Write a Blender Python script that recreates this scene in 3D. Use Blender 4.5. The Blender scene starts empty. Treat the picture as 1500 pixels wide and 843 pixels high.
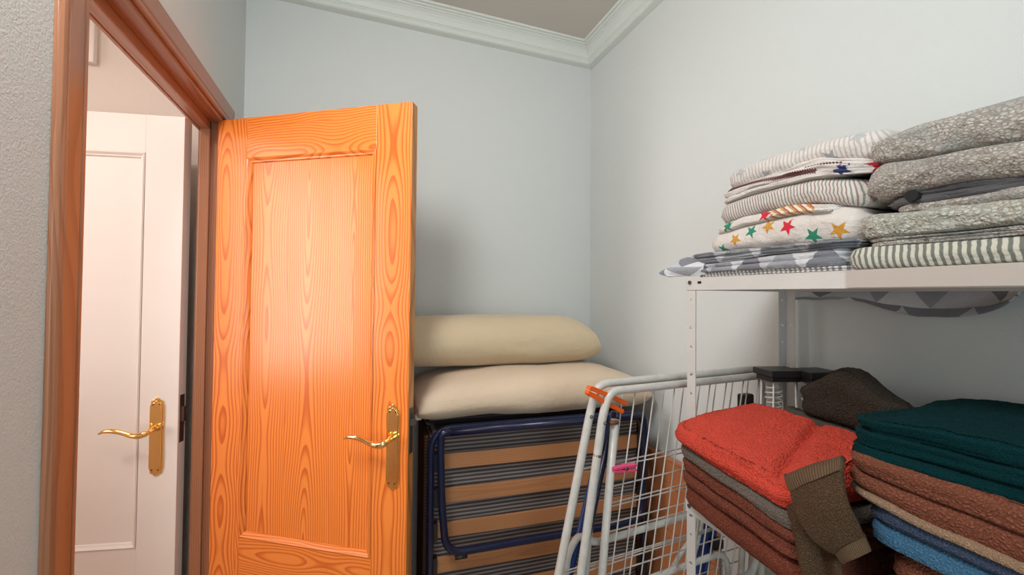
import bpy, math, random
from mathutils import Vector, Matrix, noise
C = bpy.context.scene
COL = C.collection
PI = math.pi
rnd = random.Random(7)

# ---------------------------------------------------------------- camera
cam_d = bpy.data.cameras.new('camera')
cam = bpy.data.objects.new('camera', cam_d); COL.objects.link(cam)
yaw, pitch, roll = math.radians(20.1), math.radians(1.0), math.radians(0.57)
Fv = Vector((math.sin(yaw)*math.cos(pitch), math.cos(yaw)*math.cos(pitch), math.sin(pitch)))
R0 = Vector((math.cos(yaw), -math.sin(yaw), 0)); U0 = R0.cross(Fv)
Rv = R0*math.cos(roll) + U0*math.sin(roll); Uv = U0*math.cos(roll) - R0*math.sin(roll)
M = Matrix((Rv, Uv, -Fv)).transposed().to_4x4(); M.translation = (0, 0, 1.44)
cam.matrix_world = M
cam_d.sensor_width = 36; cam_d.lens = 36*615/1500; cam_d.clip_start = .02
C.camera = cam
# ---------------------------------------------------------------- world, lights, exposure
w = bpy.data.worlds.new('world'); C.world = w; w.use_nodes = True
w.node_tree.nodes['Background'].inputs[0].default_value = (.75, .85, 1, 1)
w.node_tree.nodes['Background'].inputs[1].default_value = .3
C.view_settings.view_transform = 'Standard'; C.view_settings.look = 'None'
C.view_settings.gamma = 1; C.view_settings.exposure = 0.14
def area(name, loc, target, size, power, color, shape='DISK', size_y=None, spread=None):
    l = bpy.data.lights.new(name, 'AREA'); l.shape = shape; l.size = size
    if size_y: l.size_y = size_y
    if spread: l.spread = spread
    l.energy = power; l.color = color
    o = bpy.data.objects.new(name, l); COL.objects.link(o); o.location = loc
    o.rotation_euler = (Vector(target)-Vector(loc)).to_track_quat('-Z', 'Y').to_euler()
    return o
area('wall_lamp', (-.37, .44, 2.36), (1.17, 1.25, 1.10), .55, 19.5, (1.0, .985, .965))
area('rear_cool_fill', (.08, -1.33, 1.45), (1.0, 1.0, 1.40), .9, 17, (.76, .95, 1.0), 'RECTANGLE', 1.2)  # added cool fill behind the camera, no window built; reaches under the shelf
area('hall_ceiling_lamp', (-1.25, .95, 2.55), (-1.25, .95, 0), .28, 9.8, (1.0, .90, .83))
area('hall_window_beam', (-1.88, .90, 1.66), (1.17, 1.15, 1.78), .70, 6.8, (1.0, .92, .88), 'RECTANGLE', 1.5, math.radians(95))

# ---------------------------------------------------------------- node maths helper
class X:
    def __init__(s, nt, sock): s.nt, s.s = nt, sock
    def m(s, op, *a):
        n = s.nt.nodes.new('ShaderNodeMath'); n.operation = op
        for i, v in enumerate((s,)+a):
            if isinstance(v, X): s.nt.links.new(v.s, n.inputs[i])
            else: n.inputs[i].default_value = v
        return X(s.nt, n.outputs[0])
    def __add__(s, o): return s.m('ADD', o)
    def __sub__(s, o): return s.m('SUBTRACT', o)
    def __mul__(s, o): return s.m('MULTIPLY', o)
    def __truediv__(s, o): return s.m('DIVIDE', o)
    def lt(s, o): return s.m('LESS_THAN', o)
    def gt(s, o): return s.m('GREATER_THAN', o)
    def fl(s): return s.m('FLOOR')
    def fr(s): return s.m('FRACT')
    def sin(s): return s.m('SINE')
    def cos(s): return s.m('COSINE')
    def abs(s): return s.m('ABSOLUTE')
    def sm(s, lo, hi):
        n = s.nt.nodes.new('ShaderNodeMapRange'); n.interpolation_type = 'SMOOTHSTEP'
        s.nt.links.new(s.s, n.inputs[0]); n.inputs[1].default_value = lo; n.inputs[2].default_value = hi
        return X(s.nt, n.outputs[0])
def newmat(name, rough=.6, metal=0., spec=.5):
    m = bpy.data.materials.new(name); m.use_nodes = True
    nt = m.node_tree; b = nt.nodes['Principled BSDF']
    b.inputs['Roughness'].default_value = rough; b.inputs['Metallic'].default_value = metal
    b.inputs['Specular IOR Level'].default_value = spec
    return m, nt, b
def coords(nt, kind='Object'):
    t = nt.nodes.new('ShaderNodeTexCoord'); s = nt.nodes.new('ShaderNodeSeparateXYZ')
    nt.links.new(t.outputs[kind], s.inputs[0])
    return t.outputs[kind], X(nt, s.outputs[0]), X(nt, s.outputs[1]), X(nt, s.outputs[2])
def comb(nt, x, y, z):
    c = nt.nodes.new('ShaderNodeCombineXYZ')
    for i, v in enumerate((x, y, z)):
        if isinstance(v, X): nt.links.new(v.s, c.inputs[i])
        else: c.inputs[i].default_value = v
    return c.outputs[0]
def nz(nt, vec, scale, detail=2, rough=.5, col=False):
    n = nt.nodes.new('ShaderNodeTexNoise'); nt.links.new(vec, n.inputs['Vector'])
    n.inputs['Scale'].default_value = scale; n.inputs['Detail'].default_value = detail; n.inputs['Roughness'].default_value = rough
    return n.outputs['Color'] if col else X(nt, n.outputs['Fac'])
def vor(nt, vec, scale, feature='F1', out='Distance'):
    n = nt.nodes.new('ShaderNodeTexVoronoi'); nt.links.new(vec, n.inputs['Vector']); n.feature = feature
    n.inputs['Scale'].default_value = scale
    return X(nt, n.outputs[out]) if out != 'Color' else n.outputs[out]
def mix(nt, f, a, b):
    n = nt.nodes.new('ShaderNodeMix'); n.data_type = 'RGBA'
    if isinstance(f, X): nt.links.new(f.s, n.inputs[0])
    else: n.inputs[0].default_value = f
    for i, v in ((6, a), (7, b)):
        if isinstance(v, (tuple, list)): n.inputs[i].default_value = (*v[:3], 1)
        else: nt.links.new(v, n.inputs[i])
    return n.outputs[2]
def bump(nt, b, h, dist, strength=1.0):
    n = nt.nodes.new('ShaderNodeBump'); nt.links.new(h.s, n.inputs['Height'])
    n.inputs['Distance'].default_value = dist; n.inputs['Strength'].default_value = strength
    nt.links.new(n.outputs[0], b.inputs['Normal'])
def setc(nt, b, c):
    if isinstance(c, (tuple, list)): b.inputs['Base Color'].default_value = (*c[:3], 1)
    else: nt.links.new(c, b.inputs['Base Color'])
def srgb(r, g, b):
    f = lambda v: (v/255/12.92 if v/255 <= .04045 else ((v/255+.055)/1.055)**2.4)
    return (f(r), f(g), f(b))

def plain(name, c, rough=.5, metal=0., spec=.5, wob=0., scale=30):
    m, nt, b = newmat(name, rough, metal, spec)
    if wob:
        o, x, y, z = coords(nt); n = nz(nt, o, scale, 4)
        setc(nt, b, mix(nt, n.sm(.3, .75), tuple(v*(1-wob) for v in c), tuple(min(1, v*(1+wob)) for v in c)))
    else: setc(nt, b, c)
    return m
def paint(name, c, bd=.0012, scale=150, rough=.75):
    m, nt, b = newmat(name, rough, 0, .3)
    o, x, y, z = coords(nt)
    n = nz(nt, o, scale, 3, .6); big = nz(nt, o, 1.3, 2)
    setc(nt, b, mix(nt, big, tuple(v*.97 for v in c), c))
    bump(nt, b, n, bd, .9)
    return m
def wood(name, light, dark, axis='Z', bw=.12, ring=.0062, rough=.25, off=0., coat=.0, depth=.022, amp=.05, mixs=1., seed=0., lf=1.1):
    """flat sawn pine: rings = distance from a wandering pith line, boards side by side"""
    m, nt, b = newmat(name, rough, 0, .5)
    o, x, y, z = coords(nt)
    if axis == 'Z': a, l, t = x, z, y
    elif axis == 'X': a, l, t = z, x, y
    else: a, l, t = z, y, x
    ob = a + t*.35 if axis != 'Z' else a + t*.2
    k = (ob-off)/bw; idx = k.fl(); u = (k-idx-.5)*bw
    d = nz(nt, comb(nt, idx*3.71+seed, l*lf, 0.), 1.6, 1)
    dd = (d-.5)*(amp*2)+depth
    wob = (nz(nt, comb(nt, a*9., l*1.4, idx+seed), 1.0, 2)-.5)*.03
    uu = u + wob
    r = (uu*uu+dd*dd).m('SQRT')
    r = r + (nz(nt, comb(nt, a*40., l*5., seed), 1., 2)-.5)*.0025
    f = (r/ring).fr()
    late = f.sm(.35, .88)*(X(nt, f.s)*-1.+1.).sm(0., .09)
    fine = nz(nt, comb(nt, a*900., l*14., t*300.), 1., 2)
    tone = nz(nt, comb(nt, idx*5.3+seed, l*.7, 0.), 1., 1)
    c = mix(nt, late*(.85*mixs), light, dark)
    c = mix(nt, (fine-.3)*.35, c, dark)
    c = mix(nt, (tone-.35)*.35, c, tuple(v*.8 for v in light))
    setc(nt, b, c)
    b.inputs['Coat Weight'].default_value = coat; b.inputs['Coat Roughness'].default_value = .3
    bump(nt, b, late*-1. + fine*.3, .0003, .5)
    return m
def star_mask(nt, u, v, cell, R, seed=0., keep=1.):
    ku, kv = u/cell, v/cell
    row = kv.fl(); ku = ku + row*.5
    iu = ku.fl()
    wn = nt.nodes.new('ShaderNodeTexWhiteNoise'); wn.noise_dimensions = '3D'
    nt.links.new(comb(nt, iu, row, seed), wn.inputs['Vector'])
    sp = nt.nodes.new('ShaderNodeSeparateXYZ'); nt.links.new(wn.outputs['Color'], sp.inputs[0])
    h1, h2, h3 = (X(nt, sp.outputs[i]) for i in range(3))
    du = (ku-iu-.5)*cell + (h1-.5)*(cell*.16); dv = (kv-row-.5)*cell + (h2-.5)*(cell*.1)
    th = dv.m('ARCTAN2', du) + h1*6.
    sec = 2*PI/5
    a = ((th+50*sec)/sec).fr()*sec - sec/2; a = a.abs()*-1.+sec/2   # 0 at a tip
    rr = (du*du+dv*dv).m('SQRT')
    beta = math.radians(21)
    msk = (rr*(a+beta).sin()).lt(R*math.sin(beta))
    if keep < 1: msk = msk*h2.lt(keep)
    return msk, h3
def cloth_mat(name, fn, rough=.85, bscale=260, bd=.0006, sheen=.2):
    m, nt, b = newmat(name, rough, 0, .2)
    uvv, u, v, _ = coords(nt, 'UV')
    setc(nt, b, fn(nt, uvv, u, v))
    o, *_r = coords(nt)
    wr = nz(nt, o, 34, 4, .65); fine = nz(nt, o, bscale, 2)
    bump(nt, b, wr*5. + fine*.5, bd*2.6, .9)
    b.inputs['Sheen Weight'].default_value = sheen
    return m
def fleece(name, c, scale=190, bd=.0025, dark=.55, sheen=.3, tip=None):
    m, nt, b = newmat(name, .95, 0, .1)
    o, x, y, z = coords(nt)
    d = nt.nodes.new('ShaderNodeVectorMath'); d.operation = 'ADD'
    nn = nz(nt, o, 60, 2, .5, True); nt.links.new(o, d.inputs[0])
    sc = nt.nodes.new('ShaderNodeVectorMath'); sc.operation = 'SCALE'; nt.links.new(nn, sc.inputs[0]); sc.inputs['Scale'].default_value = .006; scale *= 1.6; bd *= .7
    nt.links.new(sc.outputs[0], d.inputs[1])
    v = vor(nt, d.outputs[0], scale); n = nz(nt, o, scale*1.7, 3, .7); big = nz(nt, o, 14, 3)
    h = v.sm(.1, .75)*-1. + 1.
    base = mix(nt, (h*.6+n*.5).sm(.25, .85), tuple(k*dark for k in c), tip or c)
    setc(nt, b, mix(nt, big.sm(.3, .7)*.25, base, tuple(k*.6 for k in c)))
    bump(nt, b, h+n*.8, bd, 1.)
    b.inputs['Sheen Weight'].default_value = sheen; b.inputs['Sheen Roughness'].default_value = .5
    b.inputs['Sheen Tint'].default_value = (*[min(1, k*1.6+.05) for k in c], 1)
    return m

PINE_L, PINE_D = srgb(248, 144, 64), srgb(212, 98, 34)
MT = {}
MT['wall'] = paint('white wall paint', srgb(216, 219, 217), .0014, 250)
MT['wall_l'] = MT['wall']
MT['ceil'] = paint('ceiling paint', srgb(206, 198, 190), .0003, 80, .6)
MT['cornice'] = paint('cornice gloss paint', srgb(222, 226, 220), .0002, 60, .4)
MT['hall'] = paint('hall wall paint', srgb(240, 230, 222), .0012, 130)
MT['tile'] = plain('floor tile', srgb(204, 174, 148), .35, wob=.15, scale=12)
MT['grout'] = plain('grout', srgb(120, 105, 92), .9)
MT['pine_panel'] = wood('pine panel', PINE_L, PINE_D, 'Z', .163, .0078, .26, .12, .22, .020, .07, 1.1, 2.2, .8)
MT['pine_stile'] = wood('pine stile', PINE_L, PINE_D, 'Z', .124, .0080, .24, -.018, .25, .03, .06, 1.25, 9.1, 1.4)
MT['pine_rail'] = wood('pine rail', PINE_L, PINE_D, 'X', .19, .0075, .24, 1.81, .25, .028, .05, 1.1, 5.4, 2.)
MT['pine_edge'] = wood('pine edge', srgb(214, 144, 70), srgb(170, 96, 36), 'Z', .1, .006, .3, 0, .3, .02, .04, 1., 3.3)
MT['frame_wood'] = wood('frame wood', srgb(172, 116, 84), srgb(138, 86, 58), 'Z', .2, .006, .32, 0, .2, .02, .03, .7, 1.4)
MT['frame_wood_h'] = wood('frame head wood', srgb(172, 116, 84), srgb(138, 86, 58), 'Y', .2, .006, .32, 0, .2, .02, .03, .7, 4.4)
MT['board'] = wood('orange board', srgb(190, 124, 82), srgb(164, 98, 60), 'Y', .2, .008, .4, 0, 0, .03, .06, .6, 6.)
MT['slat'] = wood('beech slat', srgb(180, 124, 82), srgb(154, 98, 60), 'X', .08, .005, .45, 0, 0, .02, .02, .5, 7.7)
MT['slat_edge'] = plain('pale slat edge', srgb(226, 200, 160), .6)
MT['brass'] = plain('polished brass', srgb(252, 212, 140), .12, 1.)
MT['screw'] = plain('brass screw', srgb(150, 100, 50), .3, 1.)
MT['steel'] = plain('grey steel', srgb(120, 116, 112), .35, .9)
MT['dark_steel'] = plain('dark steel', srgb(118, 98, 88), .45, .7)
MT['white_door'] = plain('white lacquer', srgb(243, 234, 228), .35, wob=.02, scale=3)
MT['shelf'] = plain('white enamelled metal', srgb(208, 204, 200), .35, wob=.02, scale=20)
MT['shelf_grey'] = plain('grey enamelled metal', srgb(150, 150, 150), .35)
MT['tape'] = plain('glossy film', srgb(186, 176, 168), .15)
MT['hole'] = plain('dark hole', (.01, .01, .01), .9)
MT['rack'] = plain('white coated tube', srgb(198, 194, 188), .3, wob=.06, scale=60)
MT['wire'] = plain('white coated wire', srgb(196, 188, 182), .35)
MT['rust'] = plain('rusty band', srgb(110, 70, 45), .8)
MT['blue'] = plain('navy lacquered tube', srgb(19, 27, 56), .25)
MT['blue2'] = plain('blue lacquered tube', srgb(34, 62, 128), .3)
MT['black'] = plain('black plastic', srgb(38, 34, 34), .4)
MT['orange'] = plain('orange plastic', srgb(240, 100, 30), .35)
MT['pink'] = plain('pink plastic', srgb(226, 70, 120), .35)
MT['pillow'] = cloth_mat('cream cotton', lambda nt, o, u, v: mix(nt, nz(nt, o, 3, 2), srgb(228, 206, 182), srgb(218, 194, 166)), .8, 300, .0003)
MT['pillow2'] = cloth_mat('beige jersey', lambda nt, o, u, v: mix(nt, nz(nt, o, 3, 2), srgb(216, 196, 166), srgb(204, 184, 152)), .8, 300, .0003)
MT['tag'] = plain('white tag', srgb(214, 208, 198), .8)
def ticking(nt, b, s=1.):
    pass
m, nt, b = newmat('striped ticking', .85, 0, .1)
o, x, y, z = coords(nt)
st = ((z + (nz(nt, o, 6, 2)-.5)*.004)/.0135).fr()
fine = ((z/.0045).fr()).gt(.5)
setc(nt, b, mix(nt, st.gt(.42), mix(nt, fine*.35, srgb(150, 142, 138), srgb(122, 114, 112)), srgb(84, 74, 74)))
bump(nt, b, nz(nt, o, 40, 3), .003, .6); MT['ticking'] = m
m, nt, b = newmat('brown ticking side', .9, 0, .1)
o, x, y, z = coords(nt)
setc(nt, b, mix(nt, (z/.011).fr().gt(.5), srgb(96, 66, 48), srgb(70, 48, 38))); MT['ticking_side'] = m

# textiles
W0 = srgb(214, 206, 200)
def f_stripe(c1, c2, per, duty=.5, c3=None, curve=.0018):
    def fn(nt, o, u, v):
        uu = u + v*v*3. + (nz(nt, o, 10, 2)-.5)*curve*2
        k = (uu/per).fr(); s = (k.sm(0, .12))*((k*-1.+duty).sm(-.06, .06))
        c = mix(nt, s, c1, c2)
        if c3:
            alt = (uu/(per*2)).fr().gt(.5); c = mix(nt, s*alt, c, c3)
        return c
    return fn
def f_fadedstars(nt, o, u, v):
    base = f_stripe(srgb(208, 204, 198), srgb(186, 172, 170), .0082, .42)(nt, o, u, v)
    mk, h = star_mask(nt, u+.03, v+.022, .085, .016, 3.)
    return mix(nt, mk*.8, base, srgb(176, 178, 178))
def f_stars(cell, R, seed, cols, base=None, dv=0., du=0.):
    def fn(nt, o, u, v):
        mk, h = star_mask(nt, u+du, v+dv, cell, R, seed)
        c = cols[0]
        for i in range(1, len(cols)): c = mix(nt, h.gt(i/len(cols)), c, cols[i])
        bb = base or mix(nt, nz(nt, o, 8, 2), W0, srgb(206, 196, 188))
        return mix(nt, mk, bb, c)
    return fn
RED, GRN, MUS, NAV = srgb(200, 40, 58), srgb(40, 130, 100), srgb(196, 142, 54), srgb(50, 58, 110)
def f_trim(nt, o, u, v):
    base = star_list([(.273, .009, .0155, .3, NAV), (.315, .014, .018, .8, RED)], W0)(nt, o, u, v)
    z = (v-.030 + u*.085).abs()
    zz = (((u/.0045).fr()-.5).abs()*.006 + z)
    base = mix(nt, (zz.lt(.0058))*(u.lt(.23)), base, srgb(104, 62, 66))
    z2 = (v-.024 - (u-.22)*-.02).abs(); return mix(nt, (((u/.006).fr()-.5).abs()*.004+z2).lt(.0022)*u.gt(.2)*u.lt(.27), base, srgb(90, 60, 66))
def f_plaid(nt, o, u, v):
    base = f_stars(.09, .016, 8.2, [GRN, RED, MUS], dv=.03)(nt, o, u, v)
    band = (u.gt(.15))*(u.lt(.24))
    k = (((u+v*1.2)/.018).fr()); c = mix(nt, k.gt(.45), srgb(222, 212, 190), mix(nt, k.gt(.8), srgb(196, 140, 60), srgb(160, 40, 70)))
    return mix(nt, band*.9, base, c)
def f_tri(cell, seed, k_=1.):
    def fn(nt, o, u, v):
        ku = (u + (nz(nt, o, 7, 1)-.5)*.02)/cell; kv = (v+.006)/(cell*.75)
        iu, iv = ku.fl(), kv.fl(); fu, fv = ku.fr(), kv.fr()
        up = ((fu-.5).abs()*2. + fv).lt(1.)
        wn = nt.nodes.new('ShaderNodeTexWhiteNoise'); wn.noise_dimensions = '3D'
        nt.links.new(comb(nt, (ku+fv*.5).fl(), iv, up*3.+seed), wn.inputs['Vector'])
        h = X(nt, wn.outputs['Value'])
        a = mix(nt, h.gt(.45), srgb(122, 123, 130), srgb(150, 151, 156))
        bcol = mix(nt, h.gt(.5), srgb(204, 203, 206), srgb(184, 184, 188))
        return mix(nt, up, bcol, a)
    return fn
def f_pebble(c1, c2, c3, sc=95):
    def fn(nt, o, u, v):
        vec = comb(nt, u*.8 + (nz(nt, o, 40, 2)-.5)*.004, v*1.35, 0.)
        d = vor(nt, vec, sc, 'DISTANCE_TO_EDGE'); n = nz(nt, vec, 16, 3)
        sp = nt.nodes.new('ShaderNodeSeparateXYZ'); nt.links.new(vor(nt, vec, sc, 'F1', 'Color'), sp.inputs[0])
        c = mix(nt, d.sm(.0, .26), c2, mix(nt, X(nt, sp.outputs[0]), c1, tuple(k*.8 for k in c1)))
        return mix(nt, n.sm(.42, .62)*.55, c, c3)
    return fn
def star_list(L, base):
    """printed five-point stars at given places: (u, v, radius, turn, colour)"""
    def fn(nt, o, u, v):
        c = base(nt, o, u, v) if callable(base) else base
        sec = 2*PI/5; beta = math.radians(20)
        for (su, sv, R, rot, col) in L:
            du, dv = u-su, v-sv
            th = dv.m('ARCTAN2', du) + (rot+20*sec)
            a = ((th/sec).fr()*sec - sec/2).abs()*-1.+sec/2
            rr = (du*du+dv*dv).m('SQRT')
            c = mix(nt, (rr*(a+beta).sin()).lt(R*math.sin(beta)), c, col)
        return c
    return fn
MT['fadedstars'] = cloth_mat('faded star sheet', star_list([(.052, .030, .016, .2, srgb(172, 172, 172)), (.113, .004, .016, .5, srgb(160, 160, 162)), (.19, .042, .016, .9, srgb(176, 178, 178)), (.245, .006, .017, .1, srgb(150, 150, 154)), (.29, .04, .016, .1, srgb(172, 176, 176))], f_stripe(srgb(208, 204, 198), srgb(186, 172, 170), .0082, .42)))
MT['trim'] = cloth_mat('sheet with dark red trim', f_trim)
MT['pinkstripe'] = cloth_mat('pink striped sheet', f_stripe(srgb(206, 200, 192), srgb(152, 120, 120), .0066, .42, srgb(136, 140, 134), .002))
MT['plaid'] = cloth_mat('sheet with plaid band', f_plaid)
MT['stars'] = cloth_mat('star sheet', star_list([(.089, .024, .0165, .3, MUS), (.129, .037, .0165, .1, GRN), (.170, .044, .0165, .5, MUS), (.214, .039, .0185, .2, RED), (.262, .015, .0180, .4, GRN), (.308, .019, .0175, .35, MUS), (.051, .006, .014, .1, GRN), (.290, .068, .014, 0, GRN)], lambda nt, o, u, v: mix(nt, nz(nt, o, 8, 2), W0, srgb(206, 196, 188))))
MT['tri'] = cloth_mat('grey triangle sheet', f_tri(.075, 1.))
MT['tri2'] = cloth_mat('grey triangle sheet two', f_tri(.10, 4.))
MT['thin'] = cloth_mat('grey white striped', f_stripe(srgb(206, 202, 198), srgb(130, 126, 126), .010, .5))
MT['pebble'] = cloth_mat('pebble print', f_pebble(srgb(196, 190, 180), srgb(140, 130, 122), srgb(140, 138, 134), 210), bd=.0012)
MT['pebble2'] = cloth_mat('pebble print two', f_pebble(srgb(198, 194, 186), srgb(142, 134, 126), srgb(142, 144, 140), 190), bd=.0012)
MT['darkgrey'] = cloth_mat('dark grey cotton', lambda nt, o, u, v: mix(nt, nz(nt, o, 20, 2), srgb(96, 92, 94), srgb(78, 76, 80)))
MT['lace'] = cloth_mat('mottled print', f_pebble(srgb(206, 206, 196), srgb(158, 154, 140), srgb(160, 162, 152), 150), bd=.002)
MT['greenstripe'] = cloth_mat('green striped sheet', f_stripe(srgb(198, 195, 182), srgb(114, 115, 107), .0098, .52))
MT['red'] = fleece('red fleece', srgb(244, 88, 70), 150, .004, .8)
MT['grey_f'] = fleece('grey fleece', srgb(136, 124, 114), 210)
MT['brown_f'] = fleece('russet fleece', srgb(140, 78, 62), 170)
MT['brown_f2'] = fleece('dark russet fleece', srgb(138, 74, 58), 170)
MT['terra'] = fleece('terracotta fleece', srgb(160, 96, 74), 150, .005)
MT['cream_f'] = fleece('cream underside', srgb(190, 154, 126), 240)
MT['teal'] = fleece('teal fleece', srgb(6, 58, 62), 260, .0025, .65, .15)
MT['blue_f'] = fleece('slate blue fleece', srgb(84, 98, 124), 230)
MT['blue_f2'] = fleece('light blue fleece', srgb(92, 142, 180), 190, .004)
MT['olive'] = fleece('olive grey fleece', srgb(78, 68, 58), 170, .005)
MT['olive_flat'] = plain('olive woven band', srgb(76, 70, 60), .9, wob=.1, scale=200)
MT['taupe'] = fleece('taupe fleece', srgb(108, 84, 64), 240, .003, .5)
m, nt, b = newmat('ribbed taupe band', .9, 0, .1)
uvv, u, v, _ = coords(nt, 'UV'); k = ((u*150.).sin()*.5+.5)
setc(nt, b, mix(nt, k, srgb(90, 72, 56), srgb(114, 92, 72))); bump(nt, b, k, .001, .8); MT['taupe_rib'] = m

# ---------------------------------------------------------------- mesh helpers
def obj(name, geo, mat, parent=None, smooth=False, loc=None):
    vs, fs, uv = (geo + (None,))[:3] if isinstance(geo, tuple) else geo
    me = bpy.data.meshes.new(name); me.from_pydata([tuple(v) for v in vs], [], fs); me.update()
    if smooth: me.polygons.foreach_set('use_smooth', [True]*len(me.polygons))
    if uv:
        l = me.uv_layers.new(name='UVMap')
        data = []
        for p in me.polygons:
            for vi in p.vertices: data += list(uv[vi])
        l.data.foreach_set('uv', data)
    me.materials.append(mat)
    o = bpy.data.objects.new(name, me); COL.objects.link(o)
    if parent: o.parent = parent
    if loc: o.location = loc
    return o
def bevel(o, wd=.002, seg=2, ang=.6):
    m = o.modifiers.new('b', 'BEVEL'); m.width = wd; m.segments = seg; m.limit_method = 'ANGLE'; m.angle_limit = ang
    return o
def box(x0, x1, y0, y1, z0, z1):
    v = [(x, y, z) for z in (z0, z1) for y in (y0, y1) for x in (x0, x1)]
    return v, [(0, 2, 3, 1), (4, 5, 7, 6), (0, 1, 5, 4), (2, 6, 7, 3), (0, 4, 6, 2), (1, 3, 7, 5)]
def join(*gs):
    V, F = [], []
    for g in gs:
        n = len(V); V += list(g[0]); F += [tuple(i+n for i in f) for f in g[1]]
    return V, F
def rpath(pts, r, seg=6):
    """polyline with rounded corners"""
    P = [Vector(p) for p in pts]; out = [P[0]]
    for i in range(1, len(P)-1):
        a, b, c = P[i-1], P[i], P[i+1]
        rr = r[i] if isinstance(r, dict) and i in r else (r if not isinstance(r, dict) else 0)
        d1, d2 = (a-b), (c-b)
        k = min(rr, d1.length*.49, d2.length*.49)
        if k <= 1e-5: out.append(b); continue
        p, q = b+d1.normalized()*k, b+d2.normalized()*k
        for j in range(seg+1):
            t = j/seg; out.append(p*(1-t)**2 + b*2*t*(1-t) + q*t*t)
    out.append(P[-1]); return out
def tube(path, r, n=10, cap=True, closed=False, flat=1.):
    P = [Vector(p) for p in path]; V, F = [], []
    N = len(P); up = None
    for i, p in enumerate(P):
        a = P[(i-1) % N] if closed or i > 0 else p; c = P[(i+1) % N] if closed or i < N-1 else p
        d = (c-a).normalized()
        if up is None:
            up = Vector((0, 0, 1)) if abs(d.z) < .9 else Vector((0, 1, 0))
        s = d.cross(up).normalized(); up = s.cross(d).normalized()
        rr = r[i] if isinstance(r, (list, tuple)) else r
        for j in range(n):
            t = 2*PI*j/n; V.append(p + s*(math.cos(t)*rr) + up*(math.sin(t)*rr*flat))
    for i in range(N if closed else N-1):
        for j in range(n):
            a, b = i*n+j, i*n+(j+1) % n; c, d = ((i+1) % N)*n+(j+1) % n, ((i+1) % N)*n+j
            F.append((a, b, c, d))
    if cap and not closed: F.append(tuple(range(n))[::-1]); F.append(tuple(range((N-1)*n, N*n)))
    return V, F
def prism(poly, y0, y1, axis='y'):
    """poly of (a,b) extruded along axis between two offsets"""
    n = len(poly)
    mk = {'y': lambda a, b, t: (a, t, b), 'x': lambda a, b, t: (t, a, b), 'z': lambda a, b, t: (a, b, t)}[axis]
    V = [mk(a, b, y0) for a, b in poly] + [mk(a, b, y1) for a, b in poly]
    F = [tuple(range(n)), tuple(range(n, 2*n))[::-1]] + [(i, i+n, (i+1) % n+n, (i+1) % n) for i in range(n)]
    return V, F
def fixn(o):
    import bmesh
    bm = bmesh.new(); bm.from_mesh(o.data); bmesh.ops.recalc_face_normals(bm, faces=bm.faces); bm.to_mesh(o.data); bm.free(); return o
def empty(name, loc, rz=0, label=None, cat=None, group=None, kind=None, rot=None):
    o = bpy.data.objects.new(name, None); COL.objects.link(o); o.location = loc
    o.rotation_euler = rot or (0, 0, rz); o.empty_display_size = .05
    return tag(o, label, cat, group, kind)
def tag(o, label=None, cat=None, group=None, kind=None):
    if label: o['label'] = label
    if cat: o['category'] = cat
    if group: o['group'] = group
    if kind: o['kind'] = kind
    return o
def S(name, geo, mat, parent=None, **k):
    o = fixn(obj(name, geo, mat, parent, **k)); o['kind'] = 'structure'; return o
def lerpl(xs, t):
    t = max(0., min(1., t))*(len(xs)-1); i = min(int(t), len(xs)-2); f = t-i; f = f*f*(3-2*f)
    return xs[i]*(1-f)+xs[i+1]*f

# ---------------------------------------------------------------- the room
XL, XR, YB, YF, ZC = -.45, 1.17, 1.978, -1.4, 2.755
DY0, DY1, DZ = .910, 1.748, 2.045       # door opening
WT = .066
S('wall_left', join(box(XL-WT, XL, YF, DY0, 0, ZC), box(XL-WT, XL, DY1, YB+.08, 0, ZC), box(XL-WT, XL, DY0, DY1, DZ, ZC)), MT['wall'])
S('wall_back', box(XL, XR+.08, YB, YB+.08, 0, ZC), MT['wall'])
S('wall_right', box(XR, XR+.08, YF-.08, YB, 0, ZC), MT['wall'])
S('wall_front', box(XL-WT, XR, YF-.08, YF, 0, ZC), MT['wall'])
S('ceiling', box(-2.1, XR+.08, YF-.08, YB+.08, ZC, ZC+.06), MT['ceil'])
# hall beyond the doorway
HX, HY0, HY1 = -1.95, -.4, 1.95
S('wall_hall_end', box(HX-.08, XL-WT, HY1, HY1+.1, 0, ZC), MT['hall'])
S('wall_hall_side', box(HX-.08, HX, HY0-.08, HY1, 0, ZC), MT['hall'])
S('wall_hall_near', box(HX, XL-WT, HY0-.08, HY0, 0, ZC), MT['hall'])
S('wall_hall_skin', join(box(XL-WT-.004, XL-WT, HY0, DY0-.06, 0, ZC), box(XL-WT-.004, XL-WT, DY1+.06, HY1, 0, ZC), box(XL-WT-.004, XL-WT, DY0-.06, DY1+.06, DZ+.08, ZC)), MT['hall'])
S('floor', box(-2.1, XR+.08, YF-.08, YB+.1, -.06, -.003), MT['grout'])
fl = bpy.data.objects['floor']
tm = None
for i in range(10):
    for j in range(11):
        x0, y0 = -2.02+i*.32, -1.38+j*.306
        if tm is None:
            tm = bevel(obj('tile', box(0, .316, 0, .302, -.003, .001), MT['tile'], fl), .001, 1); t = tm
        else: t = tm.copy(); COL.objects.link(t); t.parent = fl
        t.location = (x0, y0, 0); t['kind'] = 'structure'
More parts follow.
